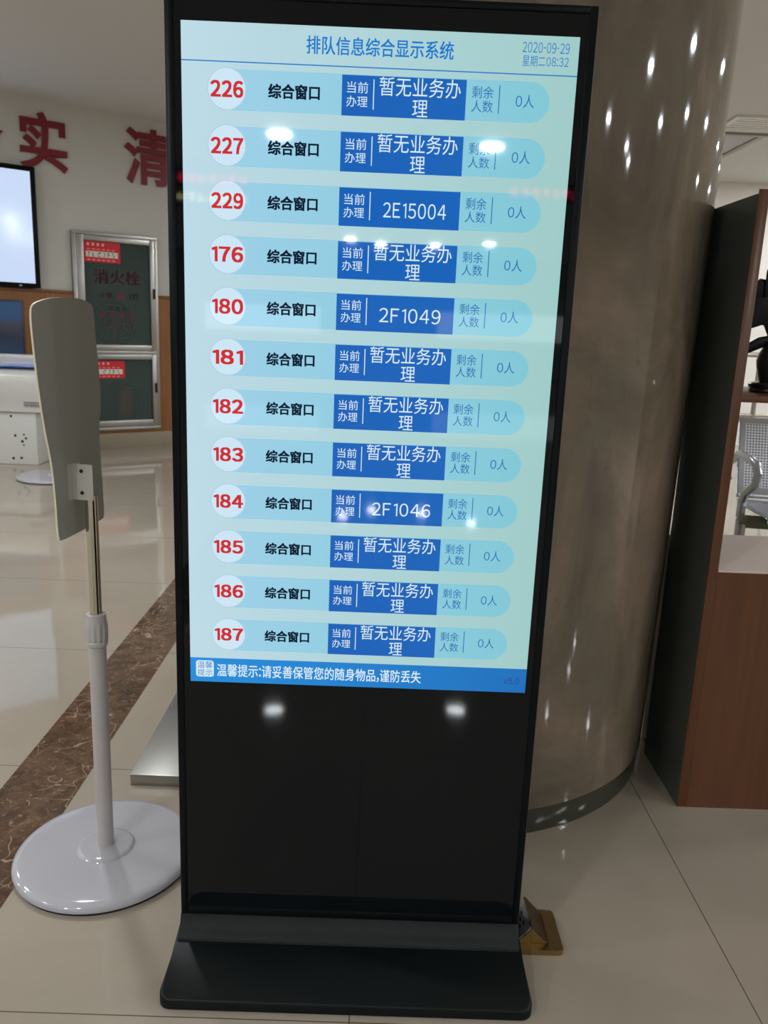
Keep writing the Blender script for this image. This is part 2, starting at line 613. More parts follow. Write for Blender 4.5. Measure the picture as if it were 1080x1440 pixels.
# ------------------------------------------------------------------ downlights
dl = thing('downlight', 'round white recessed downlight in the ceiling over the hall', 'ceiling light',
           (DOWNLIGHTS[0][0], DOWNLIGHTS[0][1], CEIL), group='downlights over the hall')
cx, cy = DOWNLIGHTS[0]
n = 20
ring = [(0.10, -0.004), (0.13, -0.006), (0.135, 0.0), (0.10, 0.0)]
MB().lathe((cx, cy, CEIL), ring, 24).build('trim_ring', WHITETRIM, dl)
e = MB()
e.add([(cx + 0.1 * math.cos(2 * math.pi * k / n), cy + 0.1 * math.sin(2 * math.pi * k / n), CEIL - 0.008) for k in range(n)],
      [tuple(range(n))[::-1]])
e.build('lamp', LAMPM, dl, smooth=0)
for x, y in DOWNLIGHTS[1:]:
    c = copy_tree(dl)
    c.location = (x, y, CEIL)

# ------------------------------------------------------------------ queue display kiosk
W, H, ZB = 0.6045, 1.0747, 0.5711
HW, ZT, Z0 = 0.3268, 1.6888, 0.086
kiosk = thing('queue_display_kiosk', 'tall black floor-standing kiosk showing the queue list on a lit screen',
              'display', (0, 0.03, 0))
b = MB()
b.box((-HW, 0.004, Z0), (HW, 0.058, ZT), 0.006)
b.build('housing', BLACKMETAL, kiosk)
fr = MB()
BW = 0.013
for a in ((-HW, Z0, -HW + BW, ZT), (HW - BW, Z0, HW, ZT)):
    fr.box((a[0], -0.003, a[1]), (a[2], 0.012, a[3]), 0.002)
for a in ((-HW + BW, ZT - 0.011, HW - BW, ZT), (-HW + BW, Z0, HW - BW, Z0 + 0.017)):
    fr.box((a[0], -0.003, a[1]), (a[2], 0.012, a[3]), 0.002)
fr.build('bezel', BLACKMETAL, kiosk)
sd = MB()
for sx in (-1, 1):
    x0, x1 = sorted((sx * HW, sx * (HW + 0.0015)))
    sd.box((x0, 0.004, Z0), (x1, 0.030, ZT))
sd.build('side_trim', SIDEMETAL, kiosk, label='thin grey metal side trim')
MB().box((-HW + BW, 0.0, Z0 + 0.017), (HW - BW, 0.006, ZT - 0.011)).build('glass_panel', BLACKGLASS, kiosk)


def UV(u, v, lay):
    return Vector((-W / 2 + u / 1080.0 * W, -0.0003 - 0.00022 * lay, ZB + H * (1 - v / 1920.0)))


def srect(mb, u0, v0, u1, v1, lay, mi):
    mb.add([UV(u0, v1, lay), UV(u1, v1, lay), UV(u1, v0, lay), UV(u0, v0, lay)], [(0, 1, 2, 3)], mi)


def spoly(mb, pts, lay, mi):
    mb.add([UV(u, v, lay) for u, v in pts], [tuple(range(len(pts)))], mi)


def stext(mb, text, u0, v0, u1, v1, lay, mi, bold=0.0):
    vs, fs = glyphs(text, bold)
    mb.add([UV(u0 + (u1 - u0) * x, v1 + (v0 - v1) * y, lay) for x, y, _ in vs], fs, mi)


def arc(cu, cv, ru, rv, a0, a1, n):
    return [(cu + ru * math.cos(math.radians(a0 + (a1 - a0) * k / n)), cv + rv * math.sin(math.radians(a0 + (a1 - a0) * k / n)))
            for k in range(n + 1)]


d = MB()
srect(d, 0, 0, 1080, 1920, 0, 0)
disp = d.build('display', LCD_BG, kiosk, smooth=0, label='lit pale blue screen with a queue list')
hd = MB()
stext(hd, '排队信息综合显示系统', 340, 24, 740, 70, 2, 0, 0.028)
stext(hd, '2020-09-29', 926, 17, 1054, 43, 2, 0)
stext(hd, '星期二08:32', 928, 50, 1054, 77, 2, 0)
srect(hd, 0, 96, 1080, 99, 2, 1)
hd.build('header_text', [LCD_BLUE, LCD_BLUE], disp, smooth=0, label='blue title, date and time on the screen')
rows = [('226', None), ('227', None), ('229', '2E15004'), ('176', None), ('180', '2F1049'), ('181', None),
        ('182', None), ('183', None), ('184', '2F1046'), ('185', None), ('186', None), ('187', None)]
for i, (num, code) in enumerate(rows):
    T = 116.5 + 144.5 * i
    r = MB()
    # 0 bar 1 circle ring 2 circle 3 red 4 navy 5 box 6 white 7 teal
    bar = [(120, T - 1), (958, T - 1)] + arc(958, T + 51, 52, 52, -90, 90, 16) + [(120, T + 103)]
    spoly(r, bar, 1, 0)
    spoly(r, arc(123.5, T + 49, 53.5, 54.5, 0, 354, 59), 2, 1)
    spoly(r, arc(123.5, T + 49, 51, 52, 0, 354, 59), 3, 2)
    stext(r, num, 79, T + 28, 169, T + 71, 4, 3, 0.075)
    stext(r, '综合窗口', 237, T + 31, 379, T + 69, 4, 4, 0.075)
    srect(r, 439, T + 1, 780, T + 104, 2, 5)
    stext(r, '当前', 453, T + 17, 511, T + 46, 3, 6)
    stext(r, '办理', 452, T + 53, 510, T + 81, 3, 6)
    srect(r, 525, T + 10, 527.5, T + 86, 3, 6)
    if code:
        stext(r, code, 564, T + 36, 742, T + 77, 3, 6)
    else:
        stext(r, '暂无业务办', 542, T + 2, 765, T + 50, 3, 6)
        stext(r, '理', 634, T + 57, 676, T + 100, 3, 6)
    stext(r, '剩余', 796, T + 15, 855, T + 46, 3, 7)
    stext(r, '人数', 796, T + 51, 855, T + 81, 3, 7)
    srect(r, 870, T + 11, 872.5, T + 83, 3, 7)
    stext(r, '0人', 917, T + 32, 968, T + 65, 3, 7)
    r.build('queue_row', [LCD_BAR, LCD_RING, LCD_CIRC, LCD_RED, LCD_NAVY, LCD_BOX, LCD_WH, LCD_TEAL], disp, smooth=0,
            label='screen row for window %s' % num)
fo = MB()
srect(fo, 0, 1838, 1080, 1920, 1, 0)
R_ = 9
ic = (arc(75 - R_, 1847 + R_, R_, R_, -90, 0, 6) + arc(75 - R_, 1903 - R_, R_, R_, 0, 90, 6) +
      arc(18 + R_, 1903 - R_, R_, R_, 90, 180, 6) + arc(18 + R_, 1847 + R_, R_, R_, 180, 270, 6))
spoly(fo, ic, 2, 1)
stext(fo, '温馨', 23, 1850, 71, 1873, 3, 2)
stext(fo, '提示', 23, 1877, 71, 1899, 3, 2)
stext(fo, '温馨提示:请妥善保管您的随身物品,谨防丢失', 85, 1857, 741, 1901, 3, 1, 0.02)
stext(fo, 'v5.0', 1008, 1870, 1058, 1891, 3, 3)
fo.build('footer_bar', [LCD_FOOT, LCD_WH, LCD_BLUE, LCD_DARK], disp, smooth=0, label='blue footer bar with a reminder')

# foot of the kiosk: a flared black base
pr = [(-0.143, 0.003), (-0.143, 0.017), (-0.138, 0.023), (-0.05, 0.034), (-0.012, 0.043)]
bp = MB()


def bprof(prof_):
    return [Vector((-0.3375, y, z)) for y, z in prof_]


RB = 0.022
plan = []
for cxx, cyy, a0 in ((0.3375 - RB, -0.143 + RB, -90), (0.3375 - RB, 0.20 - RB, 0), (-0.3375 + RB, 0.20 - RB, 90), (-0.3375 + RB, -0.143 + RB, 180)):
    for k in range(7):
        a = math.radians(a0 + 90 * k / 6)
        plan.append((cxx + RB * math.cos(a), cyy + RB * math.sin(a)))


def top(y):
    return 0.022 + 0.046 * max(0.0, 1 - abs(y - 0.03) / 0.17)


bpv, nn = [], len(plan)
for lvl in range(4):
    for (x, y) in plan:
        k = (1.0, 1.0, 0.9925, 0.985)[lvl]
        z = (0.002, top(y) - 0.005, top(y) - 0.0012, top(y))[lvl]
        bpv.append((x * k, 0.03 + (y - 0.03) * k, z))
fs = []
for l in range(3):
    for k in range(nn):
        k2 = (k + 1) % nn
        fs.append((l * nn + k, l * nn + k2, (l + 1) * nn + k2, (l + 1) * nn + k))
bp.add(bpv, fs)
c0 = len(bp.v)
ys = sorted(set([-0.14, 0.03, 0.197]))
bp.f.append(tuple(range(nn))[::-1]); bp.m.append(0)
ridge_l, ridge_r = len(bp.v), len(bp.v) + 1
bp.add([(-0.33, 0.03, top(0.03)), (0.33, 0.03, top(0.03))], [])
topring = [3 * nn + k for k in range(nn)]
front = [topring[k] for k in range(21, 28)] + [topring[k] for k in range(0, 7)]
back = [topring[k] for k in range(7, 21)]
bp.f.append(tuple(front + [ridge_r, ridge_l])); bp.m.append(0)
bp.f.append(tuple(back + [ridge_l, ridge_r])); bp.m.append(0)
bp.build('base_plate', BLACKGLOSS, kiosk, smooth=50)
co = MB()
sect = [(-0.034, 0.040), (-0.034, 0.0515), (-0.030, 0.0585), (-0.022, 0.0625), (-0.015, 0.068), (-0.008, 0.077), (-0.004, 0.087),
        (0.064, 0.087), (0.07, 0.075), (0.085, 0.062), (0.096, 0.056), (0.096, 0.040)]
co.prism([(-0.327, y, z) for y, z in sect], (0.654, 0, 0))
co.build('cove_skirt', BLACKLEATH, kiosk, smooth=60, label='textured black skirt joining panel and base')

# ------------------------------------------------------------------ sign stands
def chaikin(p, n=1):
    for _ in range(n):
        q = []
        for i in range(len(p)):
            a, b_ = p[i], p[(i + 1) % len(p)]
            q.append((a[0] * 0.75 + b_[0] * 0.25, a[1] * 0.75 + b_[1] * 0.25))
            q.append((a[0] * 0.25 + b_[0] * 0.75, a[1] * 0.25 + b_[1] * 0.75))
        p = q
    return p


OUT = [(-0.064, 0.761), (-0.075, 0.768), (-0.077, 0.854), (-0.084, 0.926), (-0.103, 0.997), (-0.116, 1.078), (-0.124, 1.156), (-0.127, 1.205),
       (-0.120, 1.222), (-0.09, 1.230), (-0.055, 1.2355), (-0.015, 1.238), (0.03, 1.2385), (0.065, 1.236), (0.095, 1.228), (0.102, 1.212), (0.104, 1.16),
       (0.111, 1.116), (0.118, 1.033), (0.112, 1.0), (0.104, 0.974), (0.105, 0.92), (0.108, 0.88), (0.112, 0.80), (0.112, 0.775), (0.104, 0.768)]


def sign_stand(x, y, br, label, ang=9.0):
    th = math.radians(ang)
    bd = Vector((math.sin(th), math.cos(th), 0))
    bn = Vector((bd.y, -bd.x, 0))
    P = Vector((x, y, 0))
    t = thing('sign_stand', label, 'sign stand', (x, y, 0))
    pf = [(br * 0.97, 0.0055), (br * 0.995, 0.0075), (br, 0.012), (br * 0.992, 0.0175), (br * 0.965, 0.0225), (br * 0.90, 0.0250),
          (br * 0.6, 0.0275), (0.064, 0.0285), (0.060, 0.0330), (0.055, 0.0350), (0.05, 0.0350), (0.028, 0.0365)]
    MB().lathe((x, y, 0), pf, 96).build('base', WHITEPL, t)
    MB().lathe((x, y, 0), [(br * 0.975, 0.0), (br * 0.975, 0.0054)], 96).build('gap_shade_ring', DARK, t, label='dark ring for the shaded gap under the base')  # dark ring stands in for the shade in the gap under the disc
    MB().lathe((x, y, 0), [(0.0182, 0.034), (0.0182, 0.522)], 32).build('pole', WHITEPOLE, t)
    c = MB()
    n_ = 48
    prof_ = [(0.0205, 0.516), (0.0225, 0.520), (0.0225, 0.526), (0.0215, 0.528), (0.0235, 0.534), (0.0235, 0.562), (0.0215, 0.570), (0.0205, 0.578), (0.0205, 0.588), (0.0135, 0.590)]
    vs, fs = [], []
    for i, (r_, z_) in enumerate(prof_):
        for k in range(n_):
            rr = r_ - (0.0020 if (k % 4 >= 2 and 4 <= i <= 5) else 0)
            a = 2 * math.pi * k / n_
            vs.append((x + rr * math.cos(a), y + rr * math.sin(a), z_))
    for i in range(len(prof_) - 1):
        for k in range(n_):
            k2 = (k + 1) % n_
            fs.append((i * n_ + k, i * n_ + k2, (i + 1) * n_ + k2, (i + 1) * n_ + k))
    c.add(vs, fs)
    c.build('collar', WHITEPOLE, t, smooth=25, label='ribbed white locking collar')
    MB().lathe((x, y, 0), [(0.0128, 0.56), (0.0128, 0.846)], 32).build('chrome_tube', CHROME, t, label='chrome upper tube')
    o = P - bn * 0.032
    loop = [o + bd * s + Vector((0, 0, z)) for s, z in chaikin(OUT, 2)]
    MB().prism(loop, -bn * 0.004, 0, 1).build('board', [BOARDM, BOARDE], t, label='grey back of a wavy-edged sign board')
    T = Matrix.Translation(o) @ Matrix(((bd.x, bn.x, 0, 0), (bd.y, bn.y, 0, 0), (0, 0, 1, 0), (0, 0, 0, 1)))
    k = MB()
    b0 = -0.0145
    k.box((b0 - 0.0015, 0.0, 0.838), (b0, 0.046, 0.912), 0, 0, 2, T)
    k.box((b0 - 0.016, 0.0, 0.838), (b0 - 0.0015, 0.002, 0.912), 0, 0, 2, T)
    k.box((b0, 0.0, 0.838), (b0 + 0.030, 0.0015, 0.912), 0, 0, 2, T)
    bk = k.build('bracket', BRACK, t, label='pale metal bracket holding the board')
    for z in (0.853, 0.898):
        s_ = MB()
        q = [T @ Vector((-0.0160, 0.022 + 0.004 * math.cos(a), z + 0.004 * math.sin(a))) for a in [2 * math.pi * j / 12 for j in range(12)]]
        s_.prism(q, bd * -0.0012).build('screw', DARK, bk)
    return t


sign_stand(-0.567, 0.275, 0.198, 'white round-based sign stand with grey board, beside the black kiosk')
sign_stand(-2.39, 4.63, 0.28, 'far white round sign stand base near the white terminal')

# steel plinth behind the kiosk
o = MB().box((-0.601, 0.567, 0.0), (-0.385, 1.55, 0.032), 0.0015).build('steel_plinth', STEELP)
tag(o, 'flat brushed steel slab lying on the floor behind the kiosk', 'plinth')

# ------------------------------------------------------------------ brass floor socket
fs_ = thing('floor_socket', 'open brass floor socket box beside the kiosk foot', 'floor socket', (0.372, 0.075, 0))
b = MB()
pl = []
for (cxx, cyy, a0) in ((0.418, 0.026, -90), (0.418, 0.124, 0), (0.318, 0.124, 90), (0.318, 0.026, 180)):
    for k in range(5):
        a = math.radians(a0 + 90 * k / 4)
        rr = 0.009
        pl.append((cxx + rr * math.cos(a), cyy + rr * math.sin(a), 0.0))
b.prism(pl, (0, 0, 0.012)).build('cover_plate', BRASS, fs_)
x0, x1, xt = 0.337, 0.398, 0.366
y0, y1 = 0.035, 0.112
wd = MB()
wd.prism([(x0, y0, 0.0125), (x1, y0, 0.0125), (xt, y0, 0.046)], (0, y1 - y0, 0))
wd.build('pop_up_module', BRASS, fs_, smooth=0)
lid = MB()
dx, dz = (x1 - xt), (0.0125 - 0.046)
L = math.hypot(dx, dz)
nx, nz = -dz / L, dx / L
lid.prism([(x1 + nx * 0.0005, y0 - 0.004, 0.0125), (x1 + nx * 0.004, y0 - 0.004, 0.0125 + nz * 0.003), (xt - dx * 0.22 + nx * 0.004, y0 - 0.004, 0.046 - dz * 0.22 + nz * 0.004),
           (xt - dx * 0.22 + nx * 0.0005, y0 - 0.004, 0.046 - dz * 0.22 + nz * 0.0005)], (0, y1 - y0 + 0.008, 0))
lid.build('lid', BRASSD, fs_, smooth=0, label='darker brass lid')
ax = Vector((xt - x0, 0, 0.046 - 0.0125)).normalized()
an = Vector((-ax.z, 0, ax.x))
sf = MB()
base = Vector((x0, y0, 0.0125))
qd = [base + ax * 0.002 + Vector((0, 0.003, 0)), base + ax * 0.042 + Vector((0, 0.003, 0)), base + ax * 0.042 + Vector((0, 0.074, 0)), base + ax * 0.002 + Vector((0, 0.074, 0))]
sf.prism([p + an * 0.0003 for p in qd], an * 0.002)
sfo = sf.build('socket_face', SILVER, fs_, smooth=0, label='silver socket face')
h = MB()
for u, v in ((0.016, 0.030), (0.027, 0.030), (0.021, 0.045), (0.016, 0.058), (0.028, 0.058)):
    c = base + ax * u + Vector((0, v, 0)) + an * 0.0024
    h.prism([c + ax * -0.0022 + Vector((0, -0.005, 0)), c + ax * 0.0022 + Vector((0, -0.005, 0)), c + ax * 0.0022 + Vector((0, 0.005, 0)), c + ax * -0.0022 + Vector((0, 0.005, 0))], an * 0.0006)
h.build('socket_holes', DARK, sfo, smooth=0)

# ------------------------------------------------------------------ wooden shelf unit
CX0, CY0 = 0.845, 0.56
su = thing('shelf_unit', 'reddish wooden shelf unit with a dark side panel beside the column', 'shelf unit', (1.35, 0.75, 0))
sp = MB().box((CX0, CY0 + 0.002, 0), (CX0 + 0.024, 0.835, 1.529)).build('side_panel', DARKLAM, su, label='dark grey side panel')
eb = MB()
eb.box((CX0, CY0 - 0.003, 0), (CX0 + 0.024, CY0 + 0.0015, 1.538), 0.001)
eb.box((CX0 + 0.0242, CY0 + 0.002, 0.655), (CX0 + 0.0255, 0.834, 1.529))
eb.build('edge_band', REDWOOD, sp, label='reddish wood front edge')
MB().box((CX0 + 0.0241, CY0 - 0.003, 0), (1.95, 0.935, 0.648)).build('base_cabinet', REDWOOD, su)
MB().box((CX0 + 0.0262, CY0, 0.6482), (1.95, 0.935, 0.653)).build('worktop', CREAM, su, label='cream top surface of the base cabinet')
MB().box((CX0 + 0.0262, CY0 + 0.004, 1.066), (1.95, 0.95, 1.082), 0.001).build('shelf', SHELFWOOD, su)
MB().box((1.951, CY0, 0), (1.975, 0.95, 1.529)).build('side_panel', REDWOOD, su)

# dark vase with black leaves on the shelf
VX, VY, VZ = 1.012, 0.72, 1.0822
va = thing('vase', 'dark vase with black leaves standing on the wooden shelf', 'vase', (VX, VY, VZ))
st = MB()
st.lathe((VX, VY, VZ), [(0.050, 0), (0.054, 0.004), (0.052, 0.010), (0.055, 0.013), (0.056, 0.020), (0.052, 0.024)], 40)
st.build('foot', mat('dark_stand', (30, 34, 34), rough=0.3), va)
MB().lathe((VX, VY, VZ), [(0.030, 0.0242), (0.034, 0.034), (0.042, 0.062), (0.044, 0.078), (0.040, 0.096), (0.033, 0.110), (0.033, 0.122), (0.037, 0.126), (0.028, 0.124)], 40).build('body', VASE, va)


def leaf(pts, wid, name='leaf'):
    m_ = MB()
    pts = [Vector(p) for p in pts]
    vs = []
    for i, p in enumerate(pts):
        t_ = (pts[min(i + 1, len(pts) - 1)] - pts[max(i - 1, 0)]).normalized()
        sdir = t_.cross(Vector((0, -1, 0))).normalized()
        for k, (a, dpt) in enumerate(((-1, 0), (0, -0.006), (1, 0), (0, 0.004))):
            vs.append(p + sdir * (a * wid[i]) + Vector((0, dpt, 0)))
    fs2 = []
    for i in range(len(pts) - 1):
        for k in range(4):
            k2 = (k + 1) % 4
            fs2.append((i * 4 + k, i * 4 + k2, (i + 1) * 4 + k2, (i + 1) * 4 + k))
    fs2 += [(0, 1, 2, 3), tuple(len(vs) - 4 + k for k in range(4))]
    m_.add(vs, fs2)
    return m_.build(name, BLACKLEAF, va, smooth=60)


leaf([(VX, VY, VZ + 0.120), (VX - 0.02, VY, VZ + 0.128), (VX - 0.045, VY, VZ + 0.122), (VX - 0.075, VY, VZ + 0.106), (VX - 0.10, VY, VZ + 0.095)], [0.010, 0.014, 0.014, 0.012, 0.004])
leaf([(VX + 0.005, VY + 0.01, VZ + 0.118), (VX + 0.012, VY + 0.01, VZ + 0.18), (VX + 0.005, VY + 0.01, VZ + 0.24), (VX - 0.02, VY + 0.01, VZ + 0.285), (VX - 0.045, VY + 0.01, VZ + 0.30)], [0.008, 0.03, 0.05, 0.035, 0.006])
leaf([(VX + 0.002, VY - 0.01, VZ + 0.12), (VX - 0.002, VY - 0.01, VZ + 0.165), (VX - 0.028, VY - 0.01, VZ + 0.20), (VX - 0.055, VY - 0.01, VZ + 0.20), (VX - 0.085, VY - 0.01, VZ + 0.158)], [0.006, 0.02, 0.042, 0.036, 0.006])
leaf([(VX, VY, VZ + 0.12), (VX + 0.03, VY, VZ + 0.17), (VX + 0.07, VY, VZ + 0.19), (VX + 0.11, VY, VZ + 0.17)], [0.008, 0.02, 0.022, 0.004])
leaf([(VX - 0.004, VY + 0.02, VZ + 0.12), (VX - 0.018, VY + 0.02, VZ + 0.2), (VX - 0.030, VY + 0.02, VZ + 0.25), (VX - 0.06, VY + 0.02, VZ + 0.275)], [0.005, 0.03, 0.04, 0.004])

# ------------------------------------------------------------------ waiting bench
BA = math.radians(-9.2)
bench = thing('waiting_bench', 'silver perforated steel waiting bench behind the wooden shelf unit', 'bench', (1.84, 2.7, 0), BA)
BT = XF[bench.name]


def bl(x, y, z):
    return BT @ Vector((x, y, z))


def sheet(name, pts_yz, x0_, x1_, mi_mat, inset=None):
    """bent steel sheet across the seat width; painted holes inside, plain border"""
    m_ = MB()
    uvs = []
    n_ = len(pts_yz)
    xs = [x0_, x0_ + 0.012, x0_ + 0.035, x1_ - 0.035, x1_ - 0.012, x1_]
    acc = [0]
    for i in range(1, n_):
        acc.append(acc[-1] + math.hypot(pts_yz[i][0] - pts_yz[i - 1][0], pts_yz[i][1] - pts_yz[i - 1][1]))
    tot = acc[-1]
    for i, (y, z) in enumerate(pts_yz):
        for x in xs:
            m_.v.append(bl(x, y, z))
            uvs.append((x, acc[i]))
    k_ = len(xs)
    for i in range(n_ - 1):
        for j in range(k_ - 1):
            m_.f.append((i * k_ + j, i * k_ + j + 1, (i + 1) * k_ + j + 1, (i + 1) * k_ + j))
            inside = (j in (2,)) and acc[i] >= 0.03 and acc[i + 1] <= tot - 0.03
            m_.m.append(1 if inside else 0)
    o_ = m_.build(name, [STEELG, PERF], bench, smooth=60)
    ul = o_.data.uv_layers.new(name='UVMap')
    for p_ in o_.data.polygons:
        for li in p_.loop_indices:
            ul.data[li].uv = uvs[o_.data.loops[li].vertex_index]
    sm = o_.modifiers.new('thickness', 'SOLIDIFY')
    sm.thickness = 0.003
    return o_


back = [(0.01, 0.425), (0.02, 0.445), (0.035, 0.475), (0.065, 0.56), (0.10, 0.66), (0.135, 0.76), (0.147, 0.79), (0.158, 0.815), (0.172, 0.820)]
seat = [(0.0, 0.418), (-0.02, 0.412), (-0.05, 0.41), (-0.2, 0.412), (-0.4, 0.424), (-0.48, 0.430), (-0.53, 0.428), (-0.548, 0.405)]
for k in range(3):
    sheet('backrest', back, 0.02 + 0.53 * k, 0.53 + 0.53 * k, None)
    sheet('seat', seat, 0.02 + 0.53 * k, 0.53 + 0.53 * k, None)
MB().tube([bl(-0.03, -0.25, 0.355), bl(1.65, -0.25, 0.355)], 0.032, 4).build('beam', OLIVE, bench, smooth=0)
for x in (-0.012, 1.622):
    MB().tube([bl(x, 0.075, 0.60), bl(x, -0.06, 0.655), bl(x, -0.26, 0.66), bl(x, -0.37, 0.648), bl(x, -0.415, 0.612), bl(x, -0.40, 0.565), bl(x, -0.33, 0.53),
               bl(x, -0.26, 0.50), bl(x, -0.22, 0.45), bl(x, -0.22, 0.37)], 0.021, 14).build('armrest', STEELG, bench)
    MB().tube([bl(x, -0.25, 0.36), bl(x, -0.25, 0.20), bl(x, -0.25, 0.04)], 0.024, 14).build('leg', STEELG, bench)
    MB().tube([bl(x, 0.10, 0.016), bl(x, 0.0, 0.035), bl(x, -0.25, 0.05), bl(x, -0.46, 0.035), bl(x, -0.55, 0.016)], 0.016, 12).build('foot_bar', STEELG, bench)

# another row of seat frames and a railing further back
rl = thing('steel_railing', 'slim steel railing by the far wall behind the perforated bench', 'railing', (3.4, 5.2, 0))
MB().tube([(2.2, 5.2, 1.10), (5.4, 5.2, 1.10)], 0.02).build('top_rail', RAILM, rl)
MB().tube([(2.2, 5.2, 0.62), (5.4, 5.2, 0.62)], 0.014).build('lower_rail', RAILM, rl)
for k in range(5):
    MB().tube([(2.28 + 0.75 * k, 5.2, 0), (2.28 + 0.75 * k, 5.2, 1.10)], 0.018).build('post', RAILM, rl)
for k in range(4):
    x = 2.28 + 0.75 * k
    MB().tube([(x + 0.1, 5.2, 0.09), (x + 0.28, 5.2, 0.61)], 0.010).build('brace', RAILM, rl)
    MB().tube([(x + 0.65, 5.2, 0.09), (x + 0.45, 5.2, 0.61)], 0.010).build('brace', RAILM, rl)

# ------------------------------------------------------------------ things on the oblique wall
def wtext(mb, text, s0, z0, s1, z1, out, depth, mi=0, bold=0.0):
    vs, fs2 = glyphs(text, bold, 0.5 if depth else 0.0)
    mb.add([wp(s0 + (s1 - s0) * x, z0 + (z1 - z0) * y, out + (z_ + 0.5) * depth) for x, y, z_ in vs], fs2, mi)


for ch, s0, s1, z0, z1, lab in (('务', -1.10, -0.700, 2.37, 2.79, 'red wall character cut off at the left edge of the picture'),
                                ('实', -0.578, -0.200, 2.352, 2.806, 'red wall character above the lit wall screen'),
                                ('清', 0.290, 0.712, 2.352, 2.822, 'red wall character next to the black kiosk')):
    m_ = MB()
    wtext(m_, ch, s0, z0, s1, z1, 0.001, 0.018, 0, 0.022)
    o = m_.build('wall_letter', REDLET, None, smooth=0)
    tag(o, lab, 'wall letter', 'red characters on the wall')

tv = thing('wall_screen', 'black-framed wall screen lit pale white, cut by the left edge', 'screen', wp(-1.35, 1.395, 0))
wbox(MB(), -2.2, -0.489, 1.403, 2.362, 0.0285, 0.085, 0.006).build('housing', BLACKMETAL, tv)
wbox(MB(), -2.16, -0.531, 1.440, 2.322, 0.0853, 0.0865).build('display', TVON, tv, smooth=0, label='lit white screen')
m_ = MB()
wbox(m_, -0.66, -0.64, 1.415, 1.422, 0.0853, 0.087)
m_.build('indicator', WHITELAB, tv, smooth=0)

hc = thing('fire_hydrant_cabinet', 'aluminium fire hydrant cabinet with two glass doors in the wall', 'fire cabinet', wp(0.17, CB, 0))
m_ = MB()
wbox(m_, C0, C1, CB, CT, -0.29, -0.27)
wbox(m_, C0, C0 + 0.01, CB, CT, -0.27, 0)
wbox(m_, C1 - 0.01, C1, CB, CT, -0.27, 0)
wbox(m_, C0, C1, CT - 0.01, CT, -0.27, 0)
wbox(m_, C0, C1, CB, CB + 0.01, -0.27, 0)
wbox(m_, C0, C1, 0.86, 0.88, -0.27, 0)
m_.build('lining', GREYIN, hc, smooth=0)
m_ = MB()
wbox(m_, C0, C0 + 0.035, CB, CT, 0.021, 0.045, 0.004)
wbox(m_, C1 - 0.03, C1, CB, CT, 0.021, 0.045, 0.004)
wbox(m_, C0, C1, CT - 0.03, CT, 0.021, 0.046, 0.004)
wbox(m_, C0, C1, CB, CB + 0.03, 0.021, 0.046, 0.004)
wbox(m_, C0, C1, 0.862, 0.892, 0.021, 0.044, 0.004)
m_.build('frame', ALU, hc)


def door(z0, z1, gz0, gz1, hz, name):
    g0, g1 = -0.112, 0.478
    a, b_ = C0 + 0.036, C1 - 0.031
    m2 = MB()
    wbox(m2, a, g0, z0, z1, 0.018, 0.052, 0.003)
    wbox(m2, g1, b_, z0, z1, 0.018, 0.052, 0.003)
    wbox(m2, g0, g1, gz1, z1, 0.018, 0.051, 0.003)
    wbox(m2, g0, g1, z0, gz0, 0.018, 0.051, 0.003)
    dr = m2.build(name, ALU, hc)
    wbox(MB(), g0, g1, gz0, gz1, 0.028, 0.032).build('glass', GLASSD, dr, smooth=0, label='dark tinted glass')
    wbox(MB(), g1 + 0.022, g1 + 0.042, hz - 0.045, hz + 0.045, 0.0522, 0.066, 0.004).build('lock', DARK, dr, label='dark lock')
    return dr


d1 = door(0.893, CT - 0.031, 0.945, 1.832, 1.41, 'door')
d2 = door(CB + 0.031, 0.861, 0.258, 0.815, 0.555, 'door')


def label_plate(s0, s1, z0, z1):
    p_ = MB()
    wbox(p_, s0, s1, z0, z1, 0.0325, 0.0335)
    h_ = z1 - z0
    wbox(p_, s0 + 0.02, s1 - 0.02, z0 + h_ * 0.24, z0 + h_ * 0.52, 0.0336, 0.0340, 0, 1)
    rnd = random.Random(7)
    for k in range(6):      # print too small to read
        a = s0 + 0.03 + (s1 - s0 - 0.06) * k / 6
        ww = (s1 - s0 - 0.06) / 6 * 0.75
        for q in range(3):
            xx = a + rnd.random() * ww * 0.6
            wbox(p_, xx, xx + ww * (0.2 + 0.4 * rnd.random()), z0 + h_ * (0.27 + 0.07 * q), z0 + h_ * (0.31 + 0.08 * q), 0.0341, 0.0344, 0, 2)
        if k < 4:
            wbox(p_, a, a + ww * 0.6, z0 + h_ * 0.78, z0 + h_ * 0.92, 0.0336, 0.0340, 0, 3)
        wbox(p_, a, a + ww * 0.8, z0 + h_ * 0.08, z0 + h_ * 0.13, 0.0336, 0.0340, 0, 3)
        wbox(p_, a, a + ww * 0.8, z0 + h_ * 0.60, z0 + h_ * 0.64, 0.0336, 0.0340, 0, 3)
    return p_


